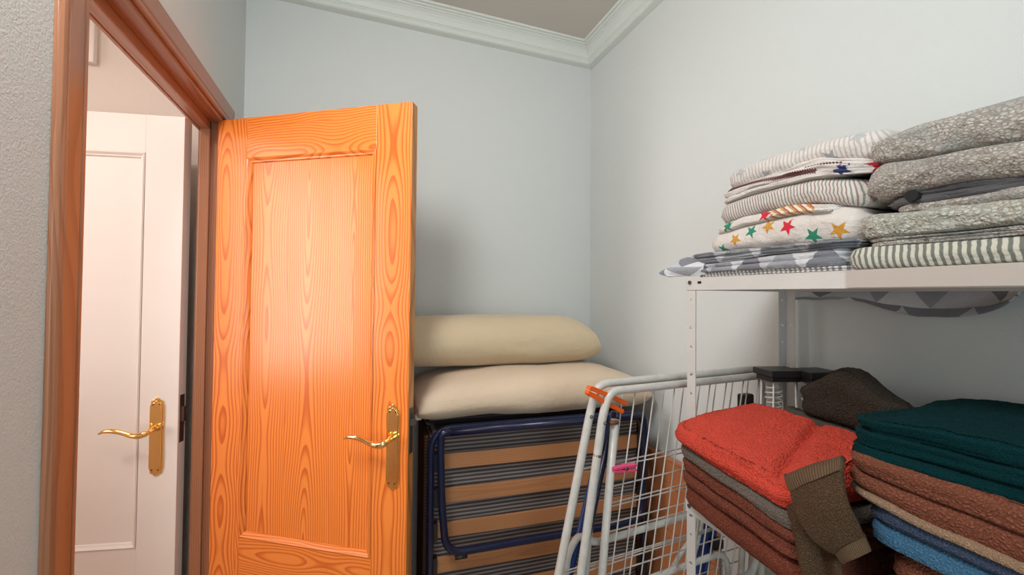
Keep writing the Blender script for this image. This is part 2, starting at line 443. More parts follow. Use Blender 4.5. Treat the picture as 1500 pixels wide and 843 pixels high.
# cornice: stepped profile (offset from wall, height)
CP = [(0, 2.668), (.030, 2.672), (.036, 2.676), (.036, 2.690), (.040, 2.692), (.040, 2.6955), (.045, 2.697), (.0475, 2.705),
      (.052, 2.716), (.060, 2.727), (.070, 2.735), (.076, 2.7375), (.076, 2.7405), (.086, 2.7425), (.088, 2.7465), (.100, 2.7475), (.104, ZC+.001), (0, ZC+.001)]
def cornice(name, a, b, n, ta, tb):
    """from a to b; n = inward normal; ta, tb = inward run at each end for the mitre"""
    d = (Vector(b)-Vector(a)).normalized(); V, F = [], []
    for P, s in ((Vector(a), ta), (Vector(b), tb)):
        for o_, z in CP: q = P + Vector(n)*o_ + d*(s*o_); V.append((q.x, q.y, z))
    k = len(CP)
    F = [(i, (i+1) % k, (i+1) % k+k, i+k) for i in range(k)] + [tuple(range(k)), tuple(range(k, 2*k))[::-1]]
    o = S(name, (V, F), MT['cornice']); return bevel(o, .0012, 2, .5)
tag(cornice('trim_1', (XL, YB, 0), (XR, YB, 0), (0, -1, 0), 1, -1), 'white stepped plaster cornice along the back wall', 'cornice')
tag(cornice('trim_2', (XR, YB, 0), (XR, YF, 0), (-1, 0, 0), 1, -1), 'white stepped plaster cornice running over the shelving wall', 'cornice')
tag(cornice('trim_3', (XL, YF, 0), (XL, YB, 0), (1, 0, 0), 1, -1), 'white stepped plaster cornice above the doorway wall', 'cornice')
tag(cornice('trim_4', (XR, YF, 0), (XL, YF, 0), (0, 1, 0), 1, -1), 'white stepped plaster cornice on the wall facing the back wall', 'cornice')

# door frame: lining, stop and casing
fr = empty('trim_5', (XL, (DY0+DY1)/2, 0), 0, 'brown varnished wooden frame around the open doorway', 'door frame', kind='structure')
def P5(name, g, m): 
    o = fixn(obj(name, g, m)); o.parent = fr; o.location = (-XL, -(DY0+DY1)/2, 0); o['kind'] = 'structure'; return bevel(o, .002, 2)
JX0, JX1 = XL-WT-.004, XL+.0
P5('jamb', box(JX0, JX1, DY0, DY0+.02, 0, DZ), MT['frame_wood'])
P5('jamb', box(JX0, JX1, DY1-.02, DY1, 0, DZ), MT['frame_wood'])
P5('head', box(JX0, JX1, DY0+.02, DY1-.02, DZ-.015, DZ), MT['frame_wood_h'])
P5('door_stop', box(JX0, XL-.040, DY0+.02, DY0+.032, 0, DZ-.015), MT['frame_wood'])
P5('door_stop', box(JX0, XL-.040, DY1-.032, DY1-.02, 0, DZ-.015), MT['frame_wood'])
P5('door_stop', box(JX0, XL-.040, DY0+.02, DY1-.02, DZ-.042, DZ-.015), MT['frame_wood_h'])
# casing cross section: (across from inner edge, proud of wall)
cs = [(0, 0), (0, .008), (.003, .0105), (.010, .0105), (.012, .009), (.015, .009), (.018, .0115), (.055, .0125), (.058, .0115), (.061, .0125), (.067, .0105), (.072, .006), (.072, 0)]
for side, y in ((-1, DY0+.012), (1, DY1-.012)):
    V = [(XL+p, y+side*a, z) for z in (0, DZ-.005) for a, p in cs]
    k = len(cs); F = [(i, (i+1) % k, (i+1) % k+k, i+k) for i in range(k)] + [tuple(range(k)), tuple(range(k, 2*k))[::-1]]
    V = [(x, yy, z if z == 0 else z + (abs(yy-y))) for x, yy, z in V]
    P5('casing', (V, F), MT['frame_wood'])
V = []
for y, sd in ((DY0+.012, -1), (DY1-.012, 1)):
    V += [(XL+p, y+sd*a, DZ-.005+a) for a, p in cs]
P5('casing', (V, [(i, (i+1) % k, (i+1) % k+k, i+k) for i in range(k)] + [tuple(range(k)), tuple(range(k, 2*k))[::-1]]), MT['frame_wood_h'])
# outer casing of the hall side
for g in (box(JX0-.010, JX0, DY1-.012, DY1+.06, 0, DZ+.06), box(JX0-.010, JX0, DY0-.06, DY0+.012, 0, DZ+.06), box(JX0-.010, JX0, DY0+.012, DY1-.012, DZ-.044, DZ+.06)):
    P5('casing', g, MT['frame_wood'])

# ---------------------------------------------------------------- door leaf builder
def plate_outline(w_, h_):
    hw, hh = w_/2, h_/2
    R = [(hw, hh-.030), (hw-.001, hh-.024), (hw-.004, hh-.019), (hw-.003, hh-.013), (hw-.008, hh-.008), (hw-.013, hh-.007), (hw-.017, hh-.001), (0, hh)]
    top = R + [(-a, b) for a, b in R[-2::-1]]
    return top + [(-a, -b) for a, b in R[:-1]] + [(0, -hh)] + [(a, -b) for a, b in R[-2::-1]]
def handle(root, cx, cz, face_y, sgn=-1, ln=.135):
    """brass backplate with a swan neck lever; lever runs towards -x*... of the leaf"""
    hd = obj('handle_plate', prism(plate_outline(.044, .260), face_y, face_y-.004), MT['brass'], root); fixn(hd); bevel(hd, .0012, 2)
    f2 = obj('plate_face', prism([(a*.74, b*.93) for a, b in plate_outline(.044, .260)], face_y-.004, face_y-.0075), MT['brass'], hd); fixn(f2); bevel(f2, .0016, 2)
    for o in (hd, f2): o.location = (cx, 0, cz) if o is hd else (0, 0, 0)
    zz = .030
    path = [(0, face_y-.006, zz), (0, face_y-.020, zz), (0, face_y-.036, zz-.001), (sgn*.004, face_y-.048, zz-.004), (sgn*.018, face_y-.054, zz-.009), (sgn*.040, face_y-.055, zz-.007),
            (sgn*.068, face_y-.055, zz+.003), (sgn*.096, face_y-.055, zz+.009), (sgn*.118, face_y-.054, zz+.008), (sgn*ln, face_y-.052, zz+.000)]
    rad = [.0085, .0075, .0075, .0098, .0100, .0085, .0075, .0075, .0060, .0028]
    def cr(P, n=5):
        out = []
        for i in range(len(P)-1):
            p0, p1, p2, p3 = P[max(0, i-1)], P[i], P[i+1], P[min(len(P)-1, i+2)]
            for j in range(n):
                t = j/n; out.append([.5*((2*b)+(-a+c)*t+(2*a-5*b+4*c-d)*t*t+(-a+3*b-3*c+d)*t**3) for a, b, c, d in zip(p0, p1, p2, p3)])
        out.append(list(P[-1])); return out
    full = cr([list(p)+[r] for p, r in zip(path, rad)])
    obj('lever', tube([f[:3] for f in full], [f[3] for f in full], 14), MT['brass'], hd, smooth=True)
    ros = [(0, face_y-.0075, zz), (0, face_y-.013, zz)]
    obj('collar', tube(ros, .0115, 18), MT['brass'], hd, smooth=False)
    for dx in (-.010, .010):
        for dz in (-.108, .108):
            obj('screw', tube([(dx, face_y-.007, dz), (dx, face_y-.0088, dz)], .0026, 10), MT['screw'], hd)
    return hd
def leaf(root, W, H, st, z_rails, mats, depth=.035, y0=0., bol=.012):
    """framed leaf in local coordinates: x along the leaf, face at y0, body to y0+depth. z_rails = [(z0,z1)...] bottom to top"""
    stile, rail, panel, mould = mats
    bevel(obj('stile', box(0, st, y0, y0+depth, .008, H), stile, root), .0012, 2)
    bevel(obj('stile', box(W-st, W, y0, y0+depth, .008, H), stile, root), .0012, 2)
    for a, b_ in z_rails: bevel(obj('rail', box(st, W-st, y0+.0004, y0+depth-.0004, a, b_), rail, root), .0008, 2)
    for (a0, a1), (b0, b1) in zip(z_rails[:-1], z_rails[1:]):
        bevel(obj('panel', box(st-.004, W-st+.004, y0+.010, y0+depth-.010, a1-.004, b0+.004), panel, root), .001, 1)
        # mitred moulding on the visible face
        prof = [(0, -.001), (.004, -.0035), (.007, -.001), (.011, .003), (.015, .0045), (.018, .0095)]
        x0, x1, z0, z1 = st, W-st, a1, b0
        for fy, sg in ((y0, 1), (y0+depth, -1)):
            for side in range(4):
                V, F = [], []
                for e in (0, 1):
                    for d, dep in prof:
                        c = [(x0+d, z0+d), (x1-d, z0+d), (x1-d, z1-d), (x0+d, z1-d)]
                        px, pz = c[(side+e) % 4]; V.append((px, fy+sg*dep, pz))
                k = len(prof); F = [(i, i+1, i+1+k, i+k) for i in range(k-1)]
                o = obj('moulding', (V, F), mould if side % 2 else rail, root)
    return root
AL = math.atan2(-.5418, .8405)
d1 = empty('door_1', (-.463, 1.705, 0), AL, 'glossy orange pine door standing open into the room', 'door', kind='structure')
leaf(d1, .726, 2.033, .120, [(.008, .20), (.4975, .622), (1.896, 2.033)], (MT['pine_stile'], MT['pine_rail'], MT['pine_panel'], MT['pine_stile']))
bevel(obj('edge_lipping', box(.726, .7275, .0005, .0345, .01, 2.031), MT['pine_edge'], d1), .0005, 1)
handle(d1, .679, .971, 0)
lk = obj('lock_plate', box(.7275, .7295, .006, .029, .95, 1.09), MT['steel'], d1); bevel(lk, .001, 2)
bevel(obj('latch', prism([(.729, .010), (.742, .024), (.729, .024)], 1.035, 1.055, 'z'), MT['steel'], lk), .001, 2)
for hz in (.25, 1.05, 1.85):
    obj('hinge', tube([(.004, .0405, hz-.045), (.004, .0405, hz+.045)], .006, 12), MT['brass'], d1, smooth=True)
# the white door out in the hall (local x runs from lock edge towards the hinge)
A2 = math.atan2(.21, -.977)
hz_ = Vector((-.561, 1.712, 0)) + Vector((math.cos(A2), math.sin(A2), 0))*.72
d2 = empty('door_2', hz_, A2+PI, 'white panelled door ajar in the hall beyond the doorway', 'door', kind='structure')
WM = MT['white_door']
leaf(d2, .72, 2.033, .118, [(.008, .20), (.42, .592), (1.905, 2.033)], (WM, WM, WM, WM), .04)
handle(d2, .72-.062, .956, 0)
lk = obj('lock_plate', box(.7195, .7205, .008, .032, .93, 1.09), MT['dark_steel'], d2)
obj('latch', box(.7205, .730, .013, .027, 1.0, 1.05), MT['dark_steel'], lk); 
bx = tag(obj('fuse_box', box(-1.15, -.907, 1.925, 1.95, 2.262, 2.62), MT['white_door']), 'white rectangular cover high on the hall wall above the white door', 'fuse box')
bevel(bx, .003, 2); obj('screw', tube([(-.93, 1.925, 2.29), (-.93, 1.9235, 2.29)], .004, 10), MT['steel'], bx)

# ---------------------------------------------------------------- folding bed
bed = empty('folding_bed', (.235, 1.41, 0), -math.radians(3.2), 'navy tubular folding bed with wooden slats folded upright against the back wall', 'folding bed')
BW = .822
mat_ = lambda x0, x1, y0, y1, z0, z1, nm, m: bevel(obj(nm, box(x0, x1, y0, y1, z0, z1), m, bed), .03, 4)
mt1 = mat_(.0, BW, .035, .17, .10, .965, 'mattress', MT['ticking'])
mt2 = mat_(.0, BW, .185, .32, .10, .965, 'mattress', MT['ticking'])
bevel(obj('mattress_side', box(-.018, -.001, .05, .31, .12, .955), MT['ticking_side'], bed), .008, 3)
bevel(obj('mattress_side', box(BW+.001, BW+.014, .05, .31, .12, .955), MT['ticking_side'], bed), .006, 3)
obj('frame', tube(rpath([(0, 0, .02), (0, 0, .988), (BW, 0, .988), (BW, 0, .02)], .075, 8), .0125, 12), MT['blue'], bed, smooth=True)
obj('frame', tube(rpath([(0, .345, .02), (0, .345, .97), (BW, .345, .97), (BW, .345, .02)], .075, 8), .0125, 12), MT['blue'], bed, smooth=True)
obj('leg_loop', tube(rpath([(.060, -.028, .985), (.030, -.028, .985), (.028, -.028, .93), (.034, -.03, .75), (.050, -.03, .588), (.70, -.03, .588), (.79, -.03, .60), (.805, -.028, .93), (.795, -.028, .985), (.76, -.028, .985), (.060, -.028, .985)], {1: .03, 2: .02, 3: .05, 4: .06, 5: .0, 6: .07, 7: .04, 8: .03}, 8), .0125, 12), MT['blue'], bed, smooth=True)
for i, zt in enumerate((.897, .782, .667, .552, .437, .322, .207)):
    # sprung slat, bowed a little towards the viewer
    V, F = [], []; n = 16
    for a in range(n+1):
        t = a/n; x = .012+t*(BW-.024); y = .016-.010*math.sin(PI*t); 
        for dy, dz in ((0, 0), (0, -.050), (.009, -.050), (.009, 0)): V.append((x, y+dy, zt+dz))
    for a in range(n):
        for j in range(4): F.append((a*4+j, a*4+(j+1) % 4, (a+1)*4+(j+1) % 4, (a+1)*4+j))
    F += [(0, 1, 2, 3), (n*4+3, n*4+2, n*4+1, n*4)]
    sl = fixn(obj('slat', (V, F), MT['slat'], bed)); bevel(sl, .0015, 2)
    for e in (0, 1):
        xx = .004 if not e else BW-.026
        obj('slat_cap', box(xx, xx+.022, .004, .030, zt-.054, zt+.004), MT['black'], bed)
obj('hinge_bar', tube([(.03, -.014, .975), (BW-.03, -.014, .975)], .010, 10), MT['blue'], bed, smooth=True)
for x in (.10, .70): obj('foot_cap', tube(rpath([(x-.02, -.03, .572), (x+.02, -.03, .572)], 0), .009, 10), MT['black'], bed, smooth=True)

# ---------------------------------------------------------------- pillows
def pillow(name, L, D, T, mat, px=5., py=2.6, seed=0, sag=0., nx=90, ny=40, amp=.006, e=.55, slant=0.):
    V, F, UV = [], [], []
    for sgn in (1, -1):
        for i in range(nx+1):
            for j in range(ny+1):
                a, b = -1+2*i/nx, -1+2*j/ny
                a = math.sin(a*PI/2); b = math.sin(b*PI/2)
                inx = 1-.10*abs(b)**4*abs(a)**6
                x, y = a*L/2, b*D/2*(1-.07*abs(a)**8)
                h = (max(0, 1-abs(a)**px)**e)*(max(0, 1-abs(b)**py)**.5)
                z = sgn*h*T/2*(1 if sgn > 0 else .92)
                x *= (1 - .05*(1-min(1, h*2.5)))
                n1 = noise.noise(Vector((x*4, y*6, z*6+seed))); n2 = noise.noise(Vector((x*14+seed, y*22, z*14)))
                z += (n1*amp*1.6+n2*amp*.35)*min(1, h*3); y += n1*amp*.8*min(1, h*3)
                z -= sag*abs(a)**3
                x -= slant*z*abs(a)**4*(1 if a > 0 else -1)
                V.append((x, y, z)); UV.append((x, y))
    N = (nx+1)*(ny+1)
    for s in (0, 1):
        for i in range(nx):
            for j in range(ny):
                a = s*N+i*(ny+1)+j; q = (a, a+ny+1, a+ny+2, a+1); F.append(q if s == 0 else q[::-1])
    geo = (V, F, UV)
    import bmesh
    o = obj(name, geo, mat, smooth=True)
    bm = bmesh.new(); bm.from_mesh(o.data); bmesh.ops.remove_doubles(bm, verts=bm.verts, dist=.0008); bmesh.ops.recalc_face_normals(bm, faces=bm.faces); bm.to_mesh(o.data); bm.free()
    return o
p1 = pillow('pillow', .96, .44, .165, MT['pillow'], 5., 4.5, 1., .030)
p1.location = (.655, 1.60, 1.074); p1.rotation_euler = (0, 0, -.03)
tag(p1, 'cream long pillow lying on the folded bed, underneath the bolster', 'pillow')
obj('care_tag', join(box(-.463, -.443, -.165, -.163, -.062, -.040)), MT['tag'], p1)
p2 = pillow('bolster', .95, .36, .205, MT['pillow2'], 9., 3.2, 4., .0, e=.42, slant=.5)
p2.location = (.505, 1.70, 1.249); p2.rotation_euler = (0, .01, -.02)
tag(p2, 'thick beige bolster pillow on top of the cream pillow', 'pillow')

# ---------------------------------------------------------------- wooden board against the wall behind the airer
bd = empty('headboard', (1.148, 1.10, 0), 0, 'orange wooden board leaning flat along the wall behind the clothes airer', 'board')
for k, (a, b_) in enumerate(((0, .262), (.264, .528), (.530, .79))):
    bevel(obj('board', box(-.010, .012, 0, .80, .01+a, .01+b_), MT['board'], bd), .0015, 1)
bevel(obj('edge_trim', box(-.012, .012, 0, .80, .801, .812), MT['board'], bd), .002, 1)

# ---------------------------------------------------------------- clothes airer (folded)
ai = empty('clothes_airer', (.80, .94, 0), 0, 'folded white wire clothes airer standing between folding bed and shelving unit', 'clothes airer')
def A(name, g, m, sm=True, par=None):
    o = obj(name, g, m, par or ai, smooth=sm)
    if par is None or par is ai: o.location = (-.80, -.94, 0)
    return o
YA, YBk = .900, .928
def ext(p, q, z):   # continue the line p-q down to height z
    t = (z-p[1])/(q[1]-p[1]); return (p[0]+(q[0]-p[0])*t, z)
def loop(pts, y, y2, r, rr):
    return tube(rpath([(x, y if z > .9 else y+(y2-y)*(.9-z)/.9, z) for x, z in pts], rr, 9), r, 12)
eB = ext((.5657, 1.10), (.5114, .7678), .02); eA = ext((.5458, 1.1212), (.4693, .7614), .02)
A('frame', loop([eB, (.5140, .785), (.572, 1.150), (.592, 1.203), (.66, 1.2035), (1.128, 1.213), (1.140, 1.15), (1.03, .02)], YA, YA-.02, .0105, {2: .05, 3: .045, 5: .03}), MT['rack'])
A('frame', loop([eA, (.4746, .79), (.5530, 1.150), (.573, 1.216), (.64, 1.217), (1.128, 1.226), (1.145, 1.16), (1.06, .02)], YBk, YBk+.01, .0105, {2: .05, 3: .045, 5: .03}), MT['rack'])
A('leg', tube([(.6095, .905, 1.13), (.575, .905, .75), (.52, .905, .02)], .0095, 12, flat=1.2), MT['rack'])
A('leg', tube([(.590, .940, 1.10), (.560, .945, .83), (.50, .96, .02)], .0095, 12), MT['rack'])
for p, q in (((.628, .935, 1.140), (.5303, .935, .7484)), ((.618, .952, 1.13), (.515, .952, .7484))):
    P, Q = Vector(p), Vector(q); A('blue_leg', tube([P, Q, P+(Q-P)*2.8], .0085, 12), MT['blue2' if p[1] > .94 else 'blue'])
A('rust_ring', tube([(.5575, YA, 1.052), (.5565, YA, 1.046)], .0116, 14), MT['rust'])
for x, z, y in ((.5715, 1.128, YA-.0105), (.5497, 1.138, YBk-.0105), (.609, 1.125, .8955)):
    A('screw', tube([(x, y, z), (x, y-.004, z)], [.0048, .003], 12), MT['steel'])
A('pivot', tube([(.590, .897, 1.125), (.612, .897, 1.125)], .006, 10), MT['rust'])
# upright wires, in pairs, hung from the front frame and from the rear one
def wire(p, q, r=.0019): return tube([p, q], r, 6)
tops = [.6489, .6696, .7203, .729, .7794, .7951, .8454, .8594, .9021, .9165, .9607, .9757, 1.024, 1.0395, 1.085, 1.10]
wm = {}
for i, x in enumerate(tops):
    y = YA+.002 if i % 2 else YBk-.004
    sl = .150+.012*(i//2)*.5 - (.018 if i % 2 == 0 else 0)
    zt = 1.206 + (x-.65)*.02
    zb = .30
    A('wire', wire((x, y, zt), (x-(zt-zb)*sl, y+.004, zb)), MT['wire'])
# level wires of the folded wing
HL = [((.515, 1.000), (.829, 1.0165)), ((.655, .998), (.829, 1.004)), ((.6103, .9443), (.829, .9569)), ((.6024, .9019), (.829, .9158)), ((.6024, .893), (.835, .906)), ((.6007, .8517), (.8529, .8634)),
      ((.5928, .8289), (.853, .8409)), ((.49, .757), (.8508, .7737)), ((.49, .750), (.8508, .770)), ((.49, .739), (.8509, .7644)), ((.58, .7213), (.851, .7363)), ((.56, .68), (.851, .694)), ((.56, .64), (.851, .654)), ((.56, .60), (.851, .614)), ((.56, .55), (.851, .56))]
for i, (a, b_) in enumerate(HL):
    k = (b_[1]-a[1])/(b_[0]-a[0]); xe = 1.06
    A('wire', wire((a[0], .940, a[1]), (xe, .940, b_[1]+k*(xe-b_[0]))), MT['wire'])
A('wing_frame', tube(rpath([(.490, .962, .50), (.503, .95, .79), (.533, .945, .838), (.575, .942, .8085), (.90, .942, .8285), (1.09, .942, .842), (1.06, .942, .45)], {1: .03, 2: .02, 3: .02, 5: .04}, 6), .0090, 12), MT['rack'])
A('wing_frame', tube(rpath([(.60, .930, .672), (.7481, .930, .6914), (.8511, .930, .699), (1.004, .930, .710), (1.03, .93, .45)], {3: .05}, 6), .0085, 12), MT['rack'])
A('wing_frame', tube(rpath([(.80, .888, .632), (.9459, .888, .650), (1.058, .888, .663), (1.072, .888, .72), (1.06, .888, .90)], {2: .03, 3: .02}, 8), .0095, 12), MT['rack'])
A('stay', tube(rpath([(.99, .99, .92), (.945, .985, .79), (.925, .98, .735), (.885, .975, .705), (.84, .97, .66)], {1: .04, 2: .05, 3: .04}, 6), .0075, 10), MT['rack'])
A('stay', tube(rpath([(1.005, .985, .92), (.965, .98, .78), (.92, .975, .66), (.87, .97, .45)], {1: .04}, 6), .0075, 10), MT['rack'])
A('blue_leg', tube([(1.035, .99, .90), (.985, .985, .74), (.93, .98, .58), (.86, .97, .30)], .017, 12, flat=.6), MT['blue2'])
A('blue_leg', tube([(1.055, .99, .90), (1.012, .985, .74), (.96, .98, .58)], .011, 12), MT['blue2'])
A('joint', box(.985, 1.020, .955, .975, .70, .725), MT['black'], False)
bevel(A('end_knob', box(1.075, 1.120, .935, .960, 1.105, 1.150), MT['black'], False), .006, 3)
# clothes pegs
def peg(name, c, d, m, label, L=.075):
    k = L/.085
    o = empty(name, c, 0, label, 'clothes peg')
    o.rotation_mode = 'QUATERNION'; o.rotation_quaternion = Vector(d).to_track_quat('X', 'Z')
    for s in (-k, k):
        prof = [(-L/2, s*.0008), (-L/2+.02, s*.001), (0, s*.0032), (L/2, s*.0040), (L/2, s*.0112), (.006, s*.0105), (-L/2+.01, s*.0085), (-L/2, s*.0065)]
        bevel(fixn(obj('peg_arm', prism(prof, -.0075, .0075), m, o)), .0008, 1)
    obj('spring', tube([(0.002, -.0075, 0), (.002, .0075, 0)], .0045, 12), MT['steel'], o, smooth=True)
    return o
peg('clothes_peg', (.583, .905, 1.184), (.112, .012, -.055), MT['orange'], 'orange plastic clothes peg clipped over the corner of the airer frame', .125)
peg('clothes_peg', (.628, .890, 1.0115), (1, .0, -.02), MT['pink'], 'pink plastic clothes peg clipped on an airer wire below the orange peg', .066)
peg('clothes_peg', (.662, .89, .722), (1, .1, .1), MT['pink'], 'pale pink clothes peg low on the airer wires', .05)

# ---------------------------------------------------------------- shelving unit
sh = empty('shelving_unit', (.78, .842, 0), 0, 'white metal shelving unit with slotted posts carrying folded bedding and towels', 'shelves')
def strip(w_, z0, z1, holes, thick=.0016):
    """perforated flat bar in the plane a (0..w_) by z; returns verts (a,t,z)"""
    V, F = [], []; cur = z0
    def quad(a0, a1, za, zb):
        n = len(V); V.extend([(a0, za), (a1, za), (a1, zb), (a0, zb)]); F.append((n, n+1, n+2, n+3))
    for z, kind, tilt in sorted(holes):
        hh = .0095; quad(0, w_, cur, z-hh); cur = z+hh; cx = w_*.5
        ra, rb = ((.0036, .0036) if kind == 'r' else (.0068, .0036))
        outer = [(w_, z), (w_, z+hh), (cx, z+hh), (0, z+hh), (0, z), (0, z-hh), (cx, z-hh), (w_, z-hh)]
        n = len(V); V.extend(outer)
        inner = []
        for k in range(8):
            an = k*PI/4; x, y = ra*math.cos(an), rb*math.sin(an); inner.append((cx+x*math.cos(tilt)-y*math.sin(tilt), z+x*math.sin(tilt)+y*math.cos(tilt)))
        V.extend(inner)
        for k in range(8): F.append((n+k, n+(k+1) % 8, n+8+(k+1) % 8, n+8+k))
    quad(0, w_, cur, z1)
    return V, F
def post(x, y, sx, sy, mat, loc=None):
    holes = []; z = 1.4325; k = 0
    while z > .08:
        holes.append((z, 'r' if k % 2 == 0 else 's', .5 if k % 2 else 0)); z -= (.069 if k % 2 == 0 else .047); k += 1
    V1, F1 = strip(.027, 0, 1.487, holes)
    a = [(x, y-sy*p[0], p[1]) for p in V1]; b_ = [(x+sx*p[0], y, p[1]) for p in V1]
    o = obj('post', join((a, F1), (b_, F1)), mat, sh)
    m = o.modifiers.new('s', 'SOLIDIFY'); m.thickness = .0018; m.offset = 0
    return o
LEN, DEP = .96, .345
post(0, 0, 1, 1, MT['shelf']); post(DEP, 0, -1, 1, MT['shelf'])
post(0, -LEN, 1, -1, MT['shelf']); post(DEP, -LEN, -1, -1, MT['shelf'])
for zt in (1.487, .935, .42):
    xo = -.003
    # tray: thin sheet with a turned-down lip all round
    tray = join(box(xo, DEP+.003, -LEN-.003, .003, zt-.0022, zt), box(xo, xo+.0016, -LEN-.003, .003, zt-.031, zt-.002), box(DEP+.0014, DEP+.003, -LEN-.003, .003, zt-.031, zt-.002),
                box(xo, DEP+.003, .0014, .003, zt-.031, zt-.002), box(xo, DEP+.003, -LEN-.003, -LEN-.0014, zt-.031, zt-.002))
    s_ = bevel(obj('shelf_board', tray, MT['shelf'], sh), .0008, 2)
    for y in (-.012, -LEN+.012): obj('bolt', tube(rpath([(xo, y, zt-.012), (xo-.0035, y, zt-.012)], 0), .0048, 10), MT['steel'], s_)
    if zt > 1.4:
        sl = bevel(obj('slot', box(xo-.0006, xo+.0002, -.048, -.036, zt-.0155, zt-.0095), MT['hole'], s_), .002, 2)
bevel(obj('edge_film', box(-.0050, -.0036, -LEN, -.369, 1.4575, 1.487), MT['tape'], sh), .0004, 1)
sh['label'] = 'white metal shelving unit with slotted posts carrying folded bedding and towels'

# ---------------------------------------------------------------- black capped wire stands at the back of the shelf
def stand(x, y, z, rz, label):
    o = empty('wire_stand', (x, y, .9355), rz, label, 'stand', 'black capped wire stands')
    h = z-.9355
    bevel(obj('cap', box(-.046, .046, -.036, .036, h-.017, h), MT['black'], o), .002, 2)
    bevel(obj('cap_rim', box(-.040, .040, -.030, .030, h-.030, h-.017), MT['black'], o), .002, 2)
    for sx in (-1, 1):
        for sy in (-1, 1): obj('rod', tube([(sx*.036, sy*.026, 0), (sx*.030, sy*.022, h-.02)], .0022, 8), MT['rack'], o, smooth=True)
    n = 240; V = [(-.012+.019*math.cos(i*.55)*(1+.12*math.sin(i*.13)), .016*math.sin(i*.55), .02+(h-.05)*i/n) for i in range(n)]
    obj('coil', tube(V, .0022, 6), MT['rack'], o, smooth=True)
    obj('base', box(-.044, .044, -.034, .034, 0, .010), MT['black'], o)
stand(1.035, .795, 1.254, -.25, 'wire stand with flat black cap in front of the rear shelf post')
stand(1.108, .752, 1.254, -.15, 'wire stand with flat black cap behind the dark olive towel')

